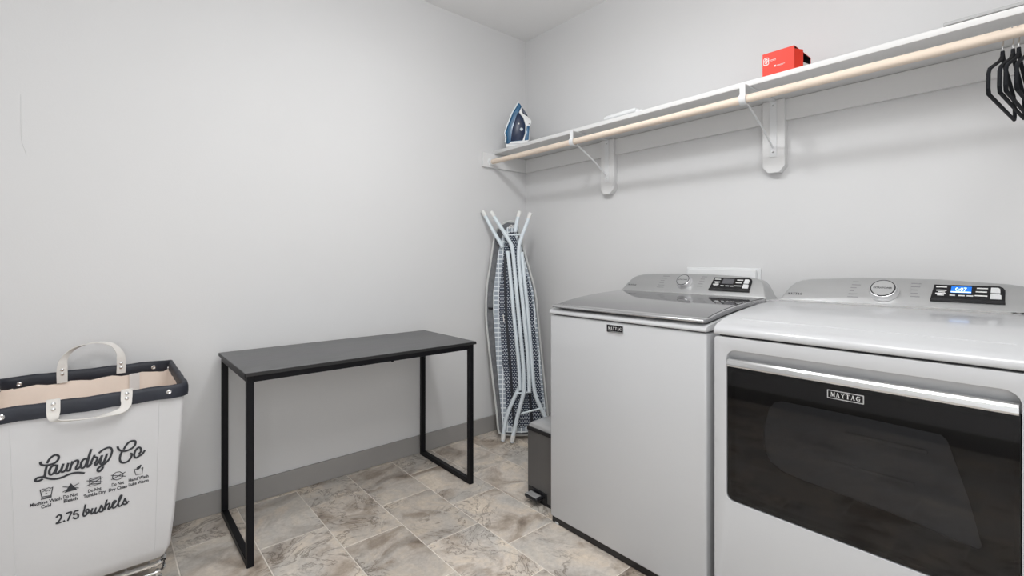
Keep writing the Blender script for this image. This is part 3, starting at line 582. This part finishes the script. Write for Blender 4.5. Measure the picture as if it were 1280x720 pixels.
def bars(mb, rows, fn, y, z, dz, lens, sx, t_=.0007, h_=.0022, right=False):
    for i in range(rows):
        ln = lens[i % len(lens)]; a0 = -y+sx*i - (ln if right else 0)
        mb.prism([(a0, z-dz*i), (a0+ln, z-dz*i), (a0+ln, z-dz*i+h_), (a0, z-dz*i+h_)], fn, .0002, t_)
def panel(root, y0, y1, z0, z1, lit):
    # y0 left edge (larger Y), y1 right edge
    ch = .012
    poly = [(-y0-.002, z0), (-y1+.002, z0), (-y1+.001, z1-ch), (-y1-.004, z1-.004), (-y1-ch, z1), (-y0+.003, z1)]
    p = obj('control_panel', MB().prism(poly, cf, .0004, .004), M_blackgloss, root, smooth=0)
    obj('panel_ledge', MB().prism([(-y0-.002, z0-.007), (-y1+.003, z0-.007), (-y1+.002, z0), (-y0-.002, z0)], cf, .0004, .007), M_black, root, smooth=0)
    W = y0-y1; Hh = z1-z0; a0 = -y0
    sc = [(a0+W*.27, z0+Hh*.46), (a0+W*.56, z0+Hh*.46), (a0+W*.56, z0+Hh*.90), (a0+W*.275, z0+Hh*.90)]
    sn = obj('screen', MB().prism(sc, cf, .004, .0048), M_lcd if lit else M_lcdoff, p, smooth=0)
    if lit:
        tm = MB(); text_into(tm, '0:07', lambda u, v, t_: cf(u, v, .0052), a0+W*.415, z0+Hh*.70, height=Hh*.23, width=W*.16, bold=.01)
        tm.prism([(a0+W*.275, z0+Hh*.48), (a0+W*.555, z0+Hh*.48), (a0+W*.555, z0+Hh*.54), (a0+W*.275, z0+Hh*.54)], cf, .0048, .0052)
        obj('digits', tm, M_lcdtext, sn, smooth=0)
    for b0, b1, nm in ((.52, .88, 'button'), (.12, .46, 'button')):
        x1_ = .965 if b0 < .3 else .945
        obj(nm, MB().prism([(a0+W*.82, z0+Hh*b0), (a0+W*x1_, z0+Hh*b0), (a0+W*(x1_-.005), z0+Hh*(b1-.08)), (a0+W*(x1_-.03), z0+Hh*b1), (a0+W*.82, z0+Hh*b1)], cf, .004, .0055), M_btn, p, smooth=0)
    lg = MB()
    for i, (u, v, ln) in enumerate(((.05, .80, .16), (.06, .56, .15), (.05, .34, .15), (.26, .24, .08), (.385, .24, .09), (.50, .24, .09), (.63, .78, .15), (.62, .54, .15), (.61, .28, .17))):
        lg.prism([(a0+W*u, z0+Hh*v), (a0+W*(u+ln), z0+Hh*v), (a0+W*(u+ln), z0+Hh*(v+.07)), (a0+W*u, z0+Hh*(v+.07))], cf, .004, .0045)
        if i in (1, 2): lg.prism([(a0+W*(u+.03), z0+Hh*(v-.11)), (a0+W*(u+ln-.02), z0+Hh*(v-.11)), (a0+W*(u+ln-.02), z0+Hh*(v-.05)), (a0+W*(u+.03), z0+Hh*(v-.05))], cf, .004, .0045)
    obj('panel_legends', lg, M_legendw, p, smooth=0)

# washing machine
WY0, WY1 = .779, 1.504
wm = thing('washing_machine', 'white top loading washing machine with smoked glass lid, beside the step bin', 'washing machine', (1.86, 1.14, 0))
obj('cabinet', MB().box(1.520, 2.20, WY0, WY1, .028, .9235, .009, 3), M_white, wm)
obj('plinth', MB().box(1.527, 2.19, WY0+.008, WY1-.008, .002, .0278), M_black, wm)
for y in (WY1-.035, WY0+.04): obj('foot', MB().lathe([(.022, .0005), (.022, .008), (.012, .010), (.012, .0275)], (1.546, y, 0), n=20), M_btn, wm)
for y in (WY1-.035, WY0+.04): obj('foot', MB().lathe([(.022, .0005), (.022, .008), (.012, .010), (.012, .0275)], (2.15, y, 0), n=20), M_btn, wm)
obj('seam_gasket', MB().box(1.530, 2.19, WY0+.01, WY1-.01, .9235, .930), M_black, wm)
deck = [(1.516, .9275), (1.514, .935), (1.520, .946), (1.535, .950)]+[(x, ztop(x, -.019)) for x in XS]+[(2.205, .9275)]
obj('top_deck', MB().prism(deck, xz, WY0-.002, WY1+.002, .006, 2), M_white, wm)
lid = [(1.512, .958), (1.512, .966), (1.520, .9705)]+[(x, ztop(x, .003)) for x in (1.56, 1.60, 1.68, 1.76, 1.86, 1.95, 2.018)]+[(x, ztop(x, -.013)) for x in (2.018, 1.86, 1.76, 1.68, 1.60)]+[(1.54, .956)]
ll = obj('lid', MB().prism(lid, xz, WY0+.006, WY1-.018, .003, 2), M_lidframe, wm)
gl = [(x, ztop(x, .0034)) for x in (1.545, 1.60, 1.68, 1.76, 1.86, 1.95, 2.016)]; gl2 = gl+[(x, z+.0016) for x, z in gl[::-1]]
obj('lid_glass', MB().prism(gl2, xz, WY0+.014, WY1-.026), M_lidglass, ll)
obj('lid_gasket', MB().prism([(x, ztop(x, -.0185)) for x in (1.55, 1.60, 1.68, 1.76, 1.86, 2.06)]+[(x, ztop(x, -.0125)) for x in (2.06, 1.86, 1.76, 1.68, 1.60, 1.55)], xz, WY0+.008, WY1-.028), M_black, wm)
console(wm, WY0+.006, WY1-.002, 1.101)
dial(wm, 1.166, 1.060, .033)
panel(wm, 1.035, .865, 1.038, 1.086, False)
lg = MB(); bars(lg, 6, cf, 1.292, 1.086, .0105, (.034, .027, .020, .024, .032, .036), -.0015); obj('dial_legends', lg, M_legend, wm, smooth=0); lg = MB(); bars(lg, 5, cf, 1.095, 1.088, .0105, (.026, .020, .024, .022, .028), -.0012); obj('dial_legends', lg, M_legend, wm, smooth=0)
tm = MB(); serif_into(tm, 'MAYTAG', cf, -1.445, 1.040, .0065, .048, .0003); obj('console_lettering', tm, M_ink, wm, smooth=0)
def wf(a, b, t_): return (1.520-t_, -a, b)
bg = obj('badge', MB().prism(rrect(-1.186, -1.108, .884, .913, .002, 2), wf, .0002, .004), M_chrome, wm, smooth=0)
obj('badge_face', MB().prism(rrect(-1.184, -1.110, .889, .911, .001, 2), wf, .004, .0045), M_blackgloss, bg, smooth=0)
tm = MB(); serif_into(tm, 'MAYTAG', wf, -1.147, .900, .012, .064, .0045); obj('badge_lettering', tm, M_legendw, bg, smooth=0)

# dryer
DY0, DY1 = .004, .748
dr_ = thing('dryer', 'white dryer with wide smoked glass door and lit blue timer, right of the washing machine', 'dryer', (1.86, .376, 0))
DZ0, DZ1, GY0, GY1 = .404, .8285, .063, .709
cabinet = MB().box(1.56, 2.20, DY0, DY0+.02, .028, .9215).box(1.56, 2.20, DY1-.02, DY1, .028, .9215).box(2.18, 2.20, DY0, DY1, .028, .9215).box(1.56, 2.20, DY0, DY1, .028, .05)
obj('cabinet', cabinet, M_white, dr_, smooth=0)
def df(a, b, t_): return (1.520-t_, -a, b)
outer = rrect(-DY1, -DY0, .028, .9215, .010, 4); hole = rrect(-GY1, -GY0, DZ0, .882, (.030, .030, .022, .022), 8)
obj('front_panel', MB().ring(outer, hole, df, -.045, .006, .004), M_white, dr_, smooth=50)
obj('plinth', MB().box(1.545, 2.18, DY0+.01, DY1-.01, .012, .0278), M_black, dr_)
for x in (1.56, 2.15):
    for y in (DY1-.04, DY0+.04): obj('foot', MB().lathe([(.022, .0005), (.022, .008), (.012, .0115)], (x, y, 0), n=20), M_btn, dr_)
obj('seam_gasket', MB().box(1.530, 2.19, DY0+.01, DY1-.01, .9216, .930), M_black, dr_)
top = [(1.512, .9275), (1.509, .935), (1.511, .945), (1.518, .953), (1.532, .9605), (1.555, .967)]+[(x, ztop(x)) for x in XS]+[(2.205, .9275)]
obj('top_panel', MB().prism(top, xz, DY0-.002, DY1+.002, .007, 3), M_white, dr_, smooth=50)
obj('crease', MB().tube([(1.588, DY1-.05, ztop(1.588, -.0004)), (1.588, DY0+.07, ztop(1.588, -.0004))], .0016, 8), M_white, dr_)
# scoop above the door, curved in behind the handle
sc = [(.882, -.045), (.882, .002), (.878, -.003), (.872, -.008), (.862, -.015), (.850, -.020), (.838, -.022), (.828, -.022), (.828, -.045)]
obj('door_scoop', MB().prism(sc, lambda b, t0_, y_: (1.520-t0_, y_, b), GY0, GY1), M_white, dr_, smooth=60)
dor = obj('door', MB().ring(rrect(-GY1+.002, -GY0-.002, DZ0+.002, DZ1, (.002, .002, .020, .020), 6), rrect(-GY1+.012, -GY0-.012, DZ0+.014, DZ1-.014, .012, 6), df, -.030, -.0005), M_blackgloss, dr_)
obj('door_glass', MB().prism(rrect(-GY1+.003, -GY0-.003, DZ0+.003, DZ1, (.002, .002, .020, .020), 6), df, .000, .004), M_doorglass, dor, smooth=0)
hd = [(.829, -.030), (.829, .009), (.834, .012), (.846, .010), (.853, .004), (.855, -.004), (.850, -.006), (.842, .002), (.838, -.002), (.838, -.030)]
obj('door_handle', MB().prism(hd, lambda b, t0_, y_: (1.520-t0_, y_, b), GY0+.004, GY1-.003, .0012, 2), M_handle, dor, smooth=50)
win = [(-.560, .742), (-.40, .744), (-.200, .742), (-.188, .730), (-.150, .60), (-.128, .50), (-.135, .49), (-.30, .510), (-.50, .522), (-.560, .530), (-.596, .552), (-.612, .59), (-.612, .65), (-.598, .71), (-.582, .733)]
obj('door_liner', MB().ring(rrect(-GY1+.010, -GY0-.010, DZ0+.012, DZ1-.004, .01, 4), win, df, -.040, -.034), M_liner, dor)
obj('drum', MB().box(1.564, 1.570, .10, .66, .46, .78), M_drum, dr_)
for z, y0_, y1_ in ((.685, -.40, -.225), (.595, -.45, -.25)): obj('drum_baffle', MB().prism([(y0_, z), (y1_, z), (y1_, z+.010), (y0_, z+.010)], df, -.0438, -.030, .003, 2), M_drum, dr_)
console(dr_, DY0+.010, DY1-.003, 1.104)
dial(dr_, .415, 1.056, .0385)
panel(dr_, .288, .122, 1.040, 1.084, True)
lg = MB(); bars(lg, 6, cf, .512, 1.086, .0105, (.018, .027, .018, .014, .026, .032), -.0012); obj('dial_legends', lg, M_legend, dr_, smooth=0); lg = MB(); bars(lg, 5, cf, .345, 1.086, .0105, (.026, .024, .018, .018, .024), .0008); obj('dial_legends', lg, M_legend, dr_, smooth=0)
tm = MB(); serif_into(tm, 'MAYTAG', cf, -.690, 1.036, .0075, .050, .0003); obj('console_lettering', tm, M_ink, dr_, smooth=0)
def gf(a, b, t_): return (1.516-t_, -a, b)
bg = obj('badge', MB().ring(rrect(-.430, -.346, .789, .8125, .001, 1), rrect(-.4275, -.3485, .7915, .810, .0008, 1), gf, .0002, .0014), M_chrome, dor, smooth=0)
tm = MB(); serif_into(tm, 'MAYTAG', gf, -.388, .8008, .0125, .069, .0003); obj('badge_lettering', tm, M_legendw, bg, smooth=0)

# utility box on the wall behind the washing machine
ub = thing('utility_box', 'flat white wall box showing above the washing machine console', 'wall box', (2.335, 1.11, 1.05))
obj('cover_plate', MB().box(2.312, 2.336, .945, 1.285, .93, 1.118, .004, 2), M_whiteplastic, ub)
obj('flange', MB().box(2.330, 2.3365, .930, 1.300, .915, 1.128, .002, 1), M_whiteplastic, ub)

# ---------------------------------------------------------------- shelf, rod
SX, SZ0, SZ1 = 2.030, 1.886, 1.908
sh = thing('wall_shelf', 'long white wall shelf on brackets above the machines', 'shelf', (2.18, .75, SZ0))
obj('shelf_board', MB().box(SX, 2.3365, Y0+.01, Y1-.001, SZ0, SZ1, .002, 2), M_trim, sh)
obj('cleat', MB().box(2.318, 2.3365, Y0+.01, Y1-.0195, 1.790, SZ0-.0005, .0015, 1), M_trim, sh)
obj('cleat', MB().box(1.935, 2.3365, Y1-.019, Y1-.001, 1.790, SZ0-.0005, .0015, 1), M_trim, sh)
for yc in (1.798, .863, -.07):
    zb = 1.560
    poly = [(yc-.047, 1.785), (yc+.047, 1.785), (yc+.047, zb+.028), (yc+.024, zb), (yc-.024, zb), (yc-.047, zb+.028)]
    bk = obj('bracket_backing', MB().prism(poly, lambda a, b, t_: (t_, a, b), 2.318, 2.3365, .0012, 1).box(2.2995, 2.3178, yc-.047, yc+.047, 1.600, SZ0-.0006, .0012, 1) if False else MB().prism([(yc-.047, SZ0-.0006), (yc+.047, SZ0-.0006), (yc+.047, zb+.028), (yc+.024, zb), (yc-.024, zb), (yc-.047, zb+.028)], lambda a, b, t_: (t_, a, b), 2.299, 2.3172, .0012, 1).prism([(yc-.047, 1.789), (yc+.047, 1.789), (yc+.047, zb+.028), (yc+.024, zb), (yc-.024, zb), (yc-.047, zb+.028)], lambda a, b, t_: (t_, a, b), 2.3172, 2.3365), M_trim, sh)
    br = obj('bracket', MB().box(2.2955, 2.2988, yc-.015, yc+.015, 1.630, 1.880, .0008, 1).box(2.035, 2.2985, yc-.012, yc+.012, SZ0-.005, SZ0-.0008), M_whiteplastic, sh)
    obj('brace', MB().tube([(2.294, yc, 1.672), (2.16, yc, 1.752), (2.022, yc, 1.818)], 0, flat=(.009, .004, (0, 1, 0))), M_whiteplastic, br)
    hk = [(2.0+.0225*math.cos(a), yc, 1.8255+.0225*math.sin(a)) for a in [PI*(.75+.1*k) for k in range(13)]]
    obj('rod_hook', MB().tube(hk, 0, flat=(.003, .026, (0, 1, 0))).box(1.983, 1.987, yc-.011, yc+.011, 1.842, SZ0-.001).box(1.987, 2.04, yc-.011, yc+.011, SZ0-.0045, SZ0-.001), M_whiteplastic, br)
    for z in (1.652, 1.862): obj('screw', MB().lathe([(.005, 0), (.004, .0018), (.001, .002)], (2.2955, yc, z), (-1, 0, 0), 10), M_chrome, br)
rd = thing('closet_rod', 'pale wooden hanging rod running below the front of the shelf', 'rod', (2.0, .8, 1.8255))
obj('rod', MB().tube([(2.0, Y0+.02, 1.8255), (2.0, Y1-.0205, 1.8255)], .0165, 20), M_pine, rd)
obj('rod_socket', MB().lathe([(.027, 0), (.027, .004), (.0225, .006), (.0215, .020)], (2.0, Y1-.0192, 1.8255), (0, -1, 0), 24), M_whiteplastic, rd)
obj('screw', MB().lathe([(.004, 0), (.003, .0012), (.001, .0015)], (1.9775, Y1-.030, 1.8255), (-1, 0, 0), 8), M_chrome, rd)

# ---------------------------------------------------------------- steam iron on the shelf
ic = (2.100, 2.389)
ir = thing('steam_iron', 'blue and white steam iron standing upright at the corner end of the shelf', 'iron', (ic[0], ic[1], SZ1))
def irf(a, b, t_): return (ic[0]+a*RX-t_*FX, ic[1]+a*RY-t_*FY, SZ1+.0005+b)
obj('shell', MB().prism(IRON_SHELL, irf, -.040, .040, .010, 3), M_blue, ir)
obj('water_tank', MB().prism(IRON_PANEL, irf, -.043, .043, .003, 2), M_navyplastic, ir)
obj('handle', MB().prism(IRON_HANDLE, irf, -.0455, .0455, .004, 2), M_whiteplastic, ir)
obj('spray_nozzle', MB().prism(IRON_SPRAY, irf, -.03, .0465, .002, 1), M_navyplastic, ir)
obj('grip', MB().prism(IRON_GRIP, irf, -.046, .048, .003, 2), M_blue, ir)
nrm = (-FX, -FY, 0)
obj('dial', MB().lathe([(.0105, 0), (.0105, .003), (.008, .005)], irf(*IRON_DIAL[0], .042), nrm, 20), M_lightgrey, ir)
obj('steam_button', MB().lathe([(.005, 0), (.005, .003), (.003, .004)], irf(*IRON_BTN[0], .042), nrm, 16), M_cap, ir)
obj('indicator', MB().lathe([(.0035, 0), (.0035, .002)], irf(*IRON_DOT[0], .045), nrm, 12), M_black, ir)
obj('heel_rest', MB().prism(IRON_HEEL, irf, -.038, .038, .003, 2), M_whiteplastic, ir)
sp = [(-.0795, .030), (-.0765, .068), (-.084, .094), (-.066, .145), (-.0335, .228), (.008, .300), (.014, .296), (-.0275, .227), (-.060, .1445), (-.078, .0944), (-.0695, .068), (-.0725, .030)]
obj('soleplate', MB().prism(sp, irf, -.034, .034), M_lightgrey, ir, smooth=0)

# ---------------------------------------------------------------- red box
rb = thing('open_box', 'orange red cardboard box with an open end on the shelf', 'box', (2.14, .748, SZ1))
bx, bX, ya, yb2, za, zb2 = 2.042, 2.225, .690, .808, SZ1+.0006, SZ1+.094
obj('carton', MB().box(bx, bx+.002, ya, yb2, za, zb2).box(bX-.002, bX, ya, yb2, za, zb2).box(bx+.002, bX-.002, ya, yb2, za, za+.002).box(bx+.002, bX-.002, ya, yb2, zb2-.002, zb2).box(bx+.002, bX-.002, yb2-.002, yb2, za+.002, zb2-.002), M_red, rb, smooth=0)
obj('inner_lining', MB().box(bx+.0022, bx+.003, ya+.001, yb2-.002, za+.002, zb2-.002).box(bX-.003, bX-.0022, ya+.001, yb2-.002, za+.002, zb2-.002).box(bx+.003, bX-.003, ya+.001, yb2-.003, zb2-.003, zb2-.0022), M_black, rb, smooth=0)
obj('flap', MB().prism([(bx+.002, ya), (bx+.004, ya), (bx+.040, ya-.018), (bx+.038, ya-.018)], lambda a, b, t_: (a, b, t_), za+.004, zb2-.012), M_red, rb, smooth=0)
obj('flap', MB().prism([(bX-.002, ya), (bX-.004, ya), (bX-.075, ya+.012), (bX-.073, ya+.010)], lambda a, b, t_: (a, b, t_), za+.002, zb2-.030), M_card, rb, smooth=0)
obj('insert', MB().box(bx+.035, bx+.09, ya+.012, yb2-.02, za+.0022, za+.050), M_card, rb, smooth=0)
rf = lambda a, b, t_: (bx-t_, -a, b)
pr = MB(); pr.prism(rrect(-.804, -.783, za+.045, za+.076, .006, 3), rf, .0002, .0006); obj('logo_patch', pr, M_card, rb, smooth=0)
pr = MB(); pr.ring(rrect(-.8015, -.7855, za+.064, za+.073, .003, 3), rrect(-.799, -.788, za+.066, za+.071, .002, 3), rf, .0006, .0009); pr.ring(rrect(-.8015, -.7855, za+.049, za+.061, .003, 3), rrect(-.798, -.789, za+.052, za+.058, .002, 3), rf, .0006, .0009); obj('logo', pr, M_red, rb, smooth=0)
pr = MB(); pr.box(bx-.0005, bx-.0001, .757, .781, za+.061, za+.0625).box(bx-.0005, bx-.0001, .757, .776, za+.057, za+.058).box(bx-.0005, bx-.0001, .757, .763, za+.031, za+.038).box(bx-.0005, bx-.0001, .724, .754, za+.034, za+.0355).box(bx-.0005, bx-.0001, .730, .754, za+.031, za+.032); obj('print', pr, M_card, rb, smooth=0)

# ---------------------------------------------------------------- small things on the shelf
lb = thing('lint_brush', 'small white plastic brush with a rounded handle lying on the shelf', 'brush', (2.07, 1.5, SZ1))
obj('handle', MB().tube([(2.062, 1.625, SZ1+.018), (2.062, 1.605, SZ1+.018), (2.062, 1.44, SZ1+.021), (2.062, 1.425, SZ1+.021)], lambda u: .013 if .1 < u < .9 else .009, 14), M_whiteplastic, lb)
obj('head', MB().box(2.048, 2.12, 1.385, 1.424, SZ1+.0006, SZ1+.014, .004, 2), M_whiteplastic, lb)
obj('neck', MB().box(2.056, 2.068, 1.41, 1.47, SZ1+.010, SZ1+.022, .003, 2), M_whiteplastic, lb)
fp = thing('flat_panel', 'thin grey flat panel lying at the right end of the shelf', 'panel', (2.18, -.1, SZ1))
obj('sheet', MB().box(2.075, 2.32, -.42, .262, SZ1+.018, SZ1+.030, .003, 2), M_greycard, fp)
obj('backing', MB().box(2.085, 2.31, -.41, .250, SZ1+.0006, SZ1+.0178), M_black, fp)

# ---------------------------------------------------------------- hangers
def hanger(y, rot, label, dz=0):
    root = thing('clothes_hanger', label, 'hanger', (2.0, y, 1.8255), 'black hangers on the wooden rod')
    g = lambda x, z: (2.0+x, y, 1.8255+z)
    body = [(0, -.058), (-.018, -.072), (-.040, -.085), (-.185, -.142), (-.203, -.160), (-.207, -.200), (-.198, -.214), (.198, -.214), (.207, -.200), (.203, -.160), (.185, -.142), (.040, -.085), (.018, -.072)]
    obj('frame', MB().tube([g(*p) for p in body], .0048, 8, closed=True), M_flock, root)
    obj('neck', MB().prism([(-.004, -.046), (.004, -.046), (.009, -.060), (.020, -.076), (-.020, -.076), (-.009, -.060)], lambda a, b, t_: (2.0+a, y+t_, 1.8255+b), -.0042, .0042, .002, 2), M_flock, root)
    wire = [(0, -.050), (0, -.034), (.010, -.024)]+[(.0192*math.cos(a), .0192*math.sin(a)) for a in [-.9+k*.35 for k in range(11)]]
    obj('hook', MB().tube(smooth_path([g(*p) for p in wire], 2), .0018, 8), M_chrome, root)
    root.rotation_euler = (0, 0, rot)
hanger(.122, -.07, 'black velvet hanger, leftmost of the row on the rod')
hanger(.101, -.07, 'black velvet hanger, second from the left on the rod')
hanger(.0895, -.07, 'black velvet hanger, third from the left on the rod')
hanger(.070, -.07, 'black velvet hanger at the right edge of the picture')
